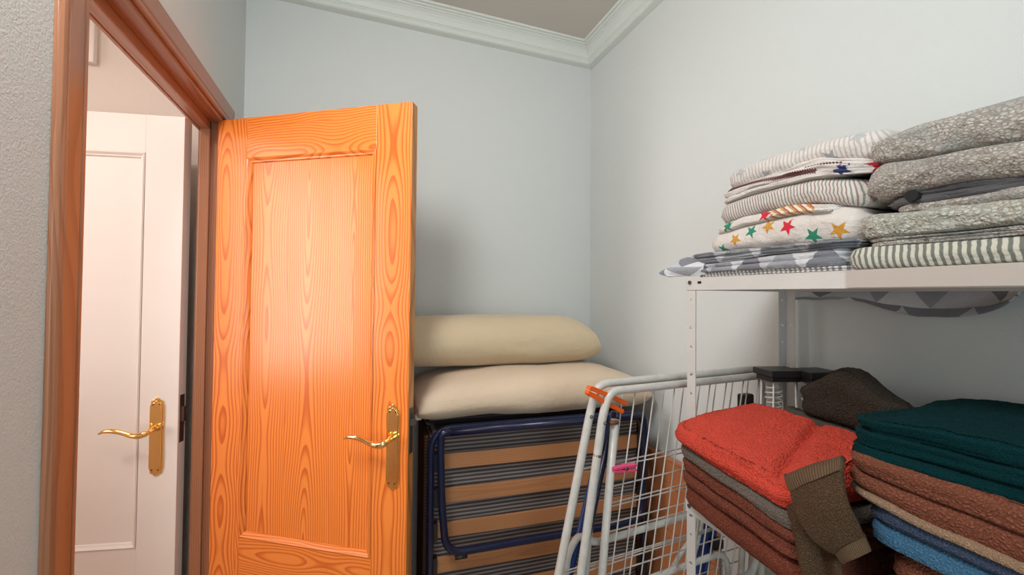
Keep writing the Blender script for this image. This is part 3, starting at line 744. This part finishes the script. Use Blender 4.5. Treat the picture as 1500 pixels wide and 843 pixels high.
# ---------------------------------------------------------------- folded cloths
def folded(name, A_, B_, D, zb, zt, n, mat, label, cat, group, seed=0, rc=.035, lay=(), amp=.004, nside=9, ntop=14, seglen=.006, fine=0., fscale=160, back=0., bulge=1., hump=None, uvoff=0., skew=0.):
    """a folded cloth: front edge from A_ to B_, depth D away from the room, bottom/top heights along the front, n visible fold layers"""
    ax = Vector((B_[0]-A_[0], B_[1]-A_[1], 0)); L = ax.length; ax /= L; bk = Vector((-ax.y, ax.x, 0))
    per = []                                                        # rounded rectangle outline, anticlockwise from front-left corner
    def arc(cx, cy, a0, a1):
        for k in range(7): t = a0+(a1-a0)*k/6; per.append((cx+rc*math.cos(t), cy+rc*math.sin(t), math.cos(t), math.sin(t)))
    def run(x0, y0, x1, y1, nx, ny):
        l = math.hypot(x1-x0, y1-y0); m_ = max(2, int(l/seglen))
        for k in range(1, m_): per.append((x0+(x1-x0)*k/m_, y0+(y1-y0)*k/m_, nx, ny))
    arc(rc, rc, PI, 1.5*PI); run(rc, 0, L-rc, 0, 0, -1); arc(L-rc, rc, 1.5*PI, 2*PI); run(L, rc, L, D-rc, 1, 0)
    arc(L-rc, D-rc, 0, .5*PI); run(L-rc, D, rc, D, 0, 1); arc(rc, D-rc, .5*PI, PI); run(0, D-rc, 0, rc, -1, 0)
    N = len(per); V, F, UV = [], [], []
    rings = []
    for l in range(n):
        for k in range(nside+1):
            if k == 0 and l > 0: continue
            th = PI*(k/nside); rings.append(((l + .5-.5*math.cos(th))/n, 1-math.sin(th)**.75))
    th_m = sum(zt)/len(zt) - sum(zb)/len(zb)
    lobe = min(th_m/n*.5, .03)*bulge
    cx, cy = L/2, D/2
    def z_at(s, t, f):
        a = lerpl(zb, s/L); b_ = lerpl(zt, s/L)
        z = a+(b_-a)*f + back*f*(t/D)
        if hump: z += f*hump(s/L, t/D)
        return z
    def put(s, t, f, nx, ny, ztop):
        q = Vector((s*3.1+seed, t*3.1, f*2+seed)); q2 = Vector((s*5+seed, t*5-seed, f*9*n))
        n1 = noise.noise(q); n2 = noise.noise(q2); n3 = noise.noise(Vector((s*26+seed, t*20, f*14+seed)))
        rg = 1-abs(noise.noise(Vector((s*9+t*5+seed, t*7-s*4, f*5+seed))))*2.2; rg = max(0, rg)**3*amp*.55 if not fine else 0
        d = n2*amp*1.5 + n3*amp*.45 + rg
        z = z_at(min(max(s, 0), L), min(max(t, 0), D), f)
        dz = (n1*amp*1.2+n2*amp*.7+n3*amp*.5)*ztop
        if fine:
            g = noise.noise(Vector((s*fscale, t*fscale, z*fscale)))*fine; d += g; dz += g*ztop
        p = Vector((A_[0], A_[1], 0)) + ax*(s+nx*d) + bk*(t+ny*d)
        p.z = z+dz; return p
    for f, ins in rings:
        lo = lobe*ins; shift = .0
        li = min(int(f*n*.9999), n-1); jit = (noise.noise(Vector((li*7.7+seed, 3.3, 1.1)))*amp*2.2) + lay[li] if li < len(lay) else noise.noise(Vector((li*7.7+seed, 3.3, 1.1)))*amp*2.2
        for x, y, nx, ny in per:
            s, t = x-nx*(lo+jit*0)+nx*jit, y-ny*lo+ny*jit
            V.append(put(s, t, f, nx, ny, 1. if f > .99 else .25))
            u = x if ny < -.5 or (nx == 0 and ny > 0) else (-y if x < L/2 else L+y)
            z = V[-1].z-lerpl(zb, x/L)
            UV.append((u+uvoff, z))
    R = len(rings)
    for r in range(R-1):
        for i in range(N): F.append((r*N+i, r*N+(i+1) % N, (r+1)*N+(i+1) % N, (r+1)*N+i))
    base = (R-1)*N
    last = [(x-nx*lobe, y-ny*lobe) for x, y, nx, ny in per]
    th = lerpl(zt, .5)-lerpl(zb, .5)
    for k in range(1, ntop+1):
        f_ = 1-(k/ntop)**1.15
        for (x, y), pr in zip(last, per):
            s, t = cx+(x-cx)*f_, cy+(y-cy)*f_
            p = put(s, t, 1., 0, 0, 1.); p.z += .0035*(1-f_)**.5
            V.append(p); UV.append((s+uvoff, th+t))
    for r in range(R-1, R-1+ntop):
        for i in range(N): F.append((r*N+i, r*N+(i+1) % N, (r+1)*N+(i+1) % N, (r+1)*N+i))
    F.append(tuple(range(N))[::-1])
    o = obj(name, (V, F, UV), mat, smooth=True)
    return tag(o, label, cat, group)
G1, G2 = 'folded sheets stacked on the top shelf over the slotted post', 'folded sheets stacked on the top shelf beyond the striped sheets'
xa = .795
ST = 1.4885
folded('bedsheet', (xa+.004, .838), (xa, .475), .30, [ST]*3, [1.499, 1.500, 1.497], 2, MT['thin'], 'thin grey and white striped sheet lying directly on the top shelf', 'bedding', G1, 1., .03, amp=.002)
folded('bedsheet', (xa-.006, .858), (xa-.006, .485), .315, [1.499, 1.500, 1.498, 1.497], [1.519, 1.5215, 1.527, 1.530], 2, MT['tri'], 'grey triangle patterned sheet, lower of the two triangle sheets', 'bedding', G1, 2., .04, amp=.003)
folded('bedsheet', (xa, .855), (xa-.004, .478), .31, [1.5175, 1.521, 1.527, 1.530], [1.5465, 1.5475, 1.543, 1.541], 3, MT['tri2'], 'crumpled grey triangle patterned sheet under the big star sheet', 'bedding', G1, 3., .04, amp=.0065)
folded('bedsheet', (xa+.004, .805), (xa, .462), .30, [1.545, 1.546, 1.541, 1.5405], [1.588, 1.601, 1.606, 1.596], 1, MT['stars'], 'cream sheet with big red, green and mustard stars', 'bedding', G1, 4., .04, amp=.0055)
folded('bedsheet', (xa+.005, .778), (xa, .500), .29, [1.586, 1.599, 1.605, 1.597], [1.609, 1.620, 1.622, 1.610], 1, MT['plaid'], 'thin white sheet with a plaid band above the big star sheet', 'bedding', G1, 5., .04, amp=.0055)
folded('bedsheet', (xa+.006, .775), (xa, .452), .29, [1.608, 1.619, 1.618, 1.597], [1.660, 1.667, 1.668, 1.645], 1, MT['pinkstripe'], 'pink and grey striped sheet folded thick in the middle of the stack', 'bedding', G1, 6., .04, amp=.0028)
folded('bedsheet', (xa+.008, .762), (xa, .445), .29, [1.659, 1.667, 1.666, 1.650], [1.693, 1.697, 1.700, 1.672], 3, MT['trim'], 'white sheet with dark red zigzag trim and a navy star', 'bedding', G1, 7., .04, amp=.0065)
folded('bedsheet', (xa+.010, .758), (xa, .425), .29, [1.692, 1.692, 1.690, 1.672], [1.735, 1.738, 1.732, 1.722], 1, MT['fadedstars'], 'pale striped sheet with faded grey stars, topmost of the star stack', 'bedding', G1, 8., .04, amp=.0028)
# second stack
xb = .79
folded('bedsheet', (xb, .494), (xb-.006, .15), .30, [ST]*3, [1.527, 1.5235, 1.520], 1, MT['greenstripe'], 'cream sheet with bold grey green stripes lying on the shelf edge', 'bedding', G2, 11., .035, amp=.0028, bulge=1.)
folded('bedsheet', (xb+.008, .458), (xb, .15), .28, [1.5255, 1.523, 1.520], [1.541, 1.537, 1.532], 2, MT['pebble2'], 'thin pebble print sheet directly above the bold striped sheet', 'bedding', G2, 12., .03, amp=.0055)
folded('bedsheet', (xb, .470), (xb, .15), .29, [1.539, 1.536, 1.532], [1.582, 1.573, 1.570, 1.565], 1, MT['lace'], 'puckered pale grey mottled sheet in the pebble print stack', 'bedding', G2, 13., .04, amp=.006)
folded('bedsheet', (xb+.014, .425), (xb, .15), .28, [1.577, 1.572, 1.570, 1.565], [1.590, 1.586, 1.587, 1.583], 1, MT['pebble'], 'thin brownish pebble print layer beneath the dark grey cloth', 'bedding', G2, 14., .03, amp=.003)
dg = folded('bedsheet', (xb+.012, .438), (xb+.01, .15), .28, [1.588, 1.585, 1.584, 1.583], [1.612, 1.606, 1.597, 1.590], 2, MT['darkgrey'], 'dark grey cotton cloth with a button, pressed flat between pebble prints', 'bedding', G2, 15., .04, amp=.0055)
obj('button', tube([(.806, .392, 1.597), (.7915, .391, 1.598)], .0085, 18), MT['hole'], dg)
folded('bedsheet', (xb, .455), (xb-.004, .15), .30, [1.600, 1.606, 1.598, 1.590], [1.663, 1.652, 1.643, 1.640], 1, MT['pebble'], 'thick grey pebble print duvet cover, second from the top of its stack', 'bedding', G2, 16., .04, amp=.0065)
folded('bedsheet', (xb, .462), (xb-.004, .15), .30, [1.664, 1.652, 1.644, 1.645], [1.704, 1.708, 1.705, 1.712], 1, MT['pebble2'], 'grey pebble print duvet cover on the very top of its stack', 'bedding', G2, 17., .045, amp=.0065)

# ---------------------------------------------------------------- patch surfaces for hanging cloth
def patch(name, grid, mat, nu=10, nv=10, parent=None, thick=.006, seed=0, amp=.0, uvs=1., uvt=None):
    """Catmull-Rom surface through a grid of world points"""
    R_, Cn = len(grid), len(grid[0])
    def cr(p0, p1, p2, p3, t): return .5*((2*p1)+(p2-p0)*t+(2*p0-5*p1+4*p2-p3)*t*t+(-p0+3*p1-3*p2+p3)*t**3)
    G = [[Vector(p) for p in r] for r in grid]
    def row(r, t):
        i = min(int(t), Cn-2); f = t-i; return cr(r[max(0, i-1)], r[i], r[i+1], r[min(Cn-1, i+2)], f)
    V, F, UV = [], [], []
    NU, NV = (Cn-1)*nu, (R_-1)*nv
    for b_ in range(NV+1):
        tb = b_/nv; i = min(int(tb), R_-2); f = tb-i
        for a in range(NU+1):
            ta = a/nu; q = [row(G[k], ta) for k in (max(0, i-1), i, i+1, min(R_-1, i+2))]
            p = cr(*q, f); p = p + Vector((noise.noise(p*18+Vector((seed, 0, 0))), 0, noise.noise(p*23)))*amp
            V.append(p); UV.append((a/NU*uvs, b_/NV*(uvt or uvs)))
    for b_ in range(NV):
        for a in range(NU): k = b_*(NU+1)+a; F.append((k, k+1, k+NU+2, k+NU+1))
    o = obj(name, (V, F, UV), mat, parent, smooth=True)
    m = o.modifiers.new('s', 'SOLIDIFY'); m.thickness = thick; m.offset = 0
    m = o.modifiers.new('b', 'SUBSURF'); m.levels = 1; m.render_levels = 1
    return o
# corner of a triangle sheet sticking out over the shelf end
tag(patch('pillowcase', [[(.80, .800, 1.530), (.80, .868, 1.540), (.775, .905, 1.516)], [(.79, .80, 1.510), (.765, .880, 1.512), (.752, .915, 1.502)], [(.80, .80, 1.494), (.78, .862, 1.492), (.762, .890, 1.491)]], MT['tri2'], 8, 8, thick=.005, uvs=.15, amp=.003),
    'pointed corner of grey pillowcase poking out past the shelf end', 'bedding', G1)
# sheet sagging behind the shelf
ys = [.83, .74, .66, .60, .55, .47, .425, .405]; zs = [1.434, 1.436, 1.432, 1.412, 1.402, 1.406, 1.424, 1.450]
tag(patch('hanging_sheet', [[(1.150, y, 1.492) for y in ys], [(1.150, y, 1.462) for y in ys], [(1.146-.012*math.sin(i), y, (1.455+z)/2) for i, (y, z) in enumerate(zip(ys, zs))], [(1.138-.010*math.sin(i*1.3), y, z) for i, (y, z) in enumerate(zip(ys, zs))]], MT['tri2'], 6, 5, thick=.004, uvs=.42, uvt=.09, amp=.004),
    'grey triangle patterned sheet sagging down behind the top shelf', 'bedding')

# ---------------------------------------------------------------- towels
T1, T2 = 'fleecy towels stacked under the red towel', 'towels stacked under the dark teal towel'
kw = dict(seglen=.0035, nside=8, ntop=60, fine=.0016)
SB = .9355
folded('towel', (.745, .834), (.715, .505), .30, [SB+.002, .928, .925], [.992, .985, .978], 1, MT['brown_f2'], 'russet fleecy towel, lowest of the pile below the grey towel', 'towel', T1, 21., .045, amp=.005, **kw)
folded('towel', (.738, .835), (.712, .505), .30, [.992, .984, .978], [1.058, 1.046, 1.032], 2, MT['brown_f'], 'russet fleecy towel sandwiched under the grey towel', 'towel', T1, 22., .045, amp=.005, **kw)
folded('towel', (.731, .836), (.708, .505), .29, [1.057, 1.044, 1.030], [1.088, 1.074, 1.062], 1, MT['grey_f'], 'mid grey fleecy towel beneath the red towel', 'towel', T1, 23., .045, amp=.004, **kw)
folded('towel', (.712, .840), (.700, .500), .285, [1.092, 1.074, 1.064], [1.122, 1.114, 1.112], 1, MT['red'], 'bright red fleecy towel spread on top of its pile', 'towel', T1, 24., .05, amp=.006, back=.048, hump=lambda s, t: .012*math.exp(-((s-.15)/.3)**2-((t-.35)/.3)**2)-.012*math.exp(-((s-.86+.35*t)/.035)**2), seglen=.003, nside=8, ntop=80, fine=.0022, fscale=190)
# dark olive pile by the wall
t_ = dict(seglen=.0045, nside=8, ntop=40, fine=.002, fscale=150)
folded('towel', (.998, .775), (.965, .49), .055, [.94, .94], [1.166, 1.164, 1.160], 4, MT['olive_flat'], 'flat dark olive towel folded between the red towel and the wall', 'towel', 'dark olive towels along the wall', 31., .02, amp=.003, **t_)
folded('towel', (.985, .728), (.955, .475), .082, [1.166, 1.164, 1.160], [1.200, 1.205, 1.200], 1, MT['olive'], 'rumpled dark olive fleecy towel heaped against the wall', 'towel', 'dark olive towels along the wall', 32., .05, amp=.008, hump=lambda s, t: .054*math.exp(-((s-.45)/.26)**2)+.028, **t_)
# second pile
folded('towel', (.775, .430), (.77, .08), .35, [SB+.002]*2, [1.056, 1.052], 2, MT['terra'], 'terracotta fleecy towel at the bottom below the blue towels', 'towel', T2, 41., .045, amp=.005, **kw)
folded('towel', (.765, .440), (.77, .08), .35, [1.058, 1.054], [1.092, 1.090, 1.088], 1, MT['blue_f2'], 'light blue fleecy towel under the slate blue one', 'towel', T2, 42., .04, amp=.005, **kw)
folded('towel', (.758, .443), (.765, .08), .35, [1.091, 1.088, 1.087], [1.128, 1.116, 1.108], 1, MT['blue_f'], 'slate blue fleecy towel under the terracotta one', 'towel', T2, 43., .04, amp=.004, **kw)
tr = folded('towel', (.750, .474), (.757, .08), .36, [1.134, 1.120, 1.114, 1.108], [1.190, 1.188, 1.182, 1.176], 2, MT['terra'], 'terracotta fleecy towel with cream underside below the teal towel', 'towel', T2, 44., .045, amp=.005, **kw)
cu = folded('cream_underside', (.752, .468), (.759, .08), .35, [1.126, 1.114, 1.108, 1.104], [1.138, 1.123, 1.117, 1.112], 1, MT['cream_f'], None, None, None, 45., .045, amp=.003, seglen=.004, nside=6, ntop=6, fine=.001)
cu.parent = tr; cu['label'] = 'cream woven underside'
folded('towel', (.772, .482), (.78, .08), .36, [1.178, 1.180, 1.180, 1.178], [1.240, 1.248, 1.252, 1.258], 3, MT['teal'], 'dark teal plush towel folded thick on top of its pile', 'towel', T2, 46., .05, amp=.008, back=.004, **kw)
# taupe towel hanging between the two piles
hg = empty('hanging_towel', (.74, .47, 1.0), 0, 'taupe towel draped between the piles with its ribbed border showing', 'towel')
def HP(name, grid, mat, **k):
    o = patch(name, grid, mat, parent=None, **k); o.parent = hg; o.location = (-.74, -.47, -1.0); return o
HP('ribbed_border', [[(.775, .565, 1.105), (.765, .52, 1.140), (.755, .462, 1.178)], [(.722, .540, 1.116), (.715, .490, 1.152), (.722, .445, 1.184)], [(.706, .517, 1.104), (.700, .475, 1.140), (.708, .439, 1.172)]], MT['taupe_rib'], nu=12, nv=8, thick=.010, amp=.002)
HP('terry_flap', [[(.706, .517, 1.105), (.700, .475, 1.140), (.708, .439, 1.172)], [(.695, .498, 1.078), (.690, .462, 1.110), (.700, .428, 1.140)], [(.700, .475, 1.050), (.696, .446, 1.078), (.708, .416, 1.105)], [(.712, .452, 1.038), (.706, .434, 1.062), (.716, .414, 1.086)]], MT['taupe'], nu=16, nv=14, thick=.011, amp=.003)
HP('lower_border', [[(.713, .452, 1.040), (.707, .434, 1.062), (.717, .414, 1.088)], [(.718, .441, 1.026), (.712, .425, 1.044), (.722, .407, 1.066)]], MT['taupe_rib'], nu=12, nv=10, thick=.011, amp=.001)
HP('hanging_fold', [[(.730, .545, 1.122), (.722, .525, 1.118), (.730, .500, 1.115), (.745, .470, 1.125)], [(.722, .535, 1.070), (.716, .514, 1.060), (.738, .494, 1.060), (.735, .455, 1.070)],
                     [(.728, .522, 1.010), (.715, .505, 1.005), (.742, .482, 1.005), (.722, .452, 1.010)], [(.735, .512, .950), (.716, .492, .945), (.745, .470, .945), (.730, .440, .950)], [(.74, .505, .88), (.72, .485, .88), (.745, .46, .88), (.735, .435, .88)]], MT['taupe'], nu=12, nv=12, thick=.010, amp=.004)
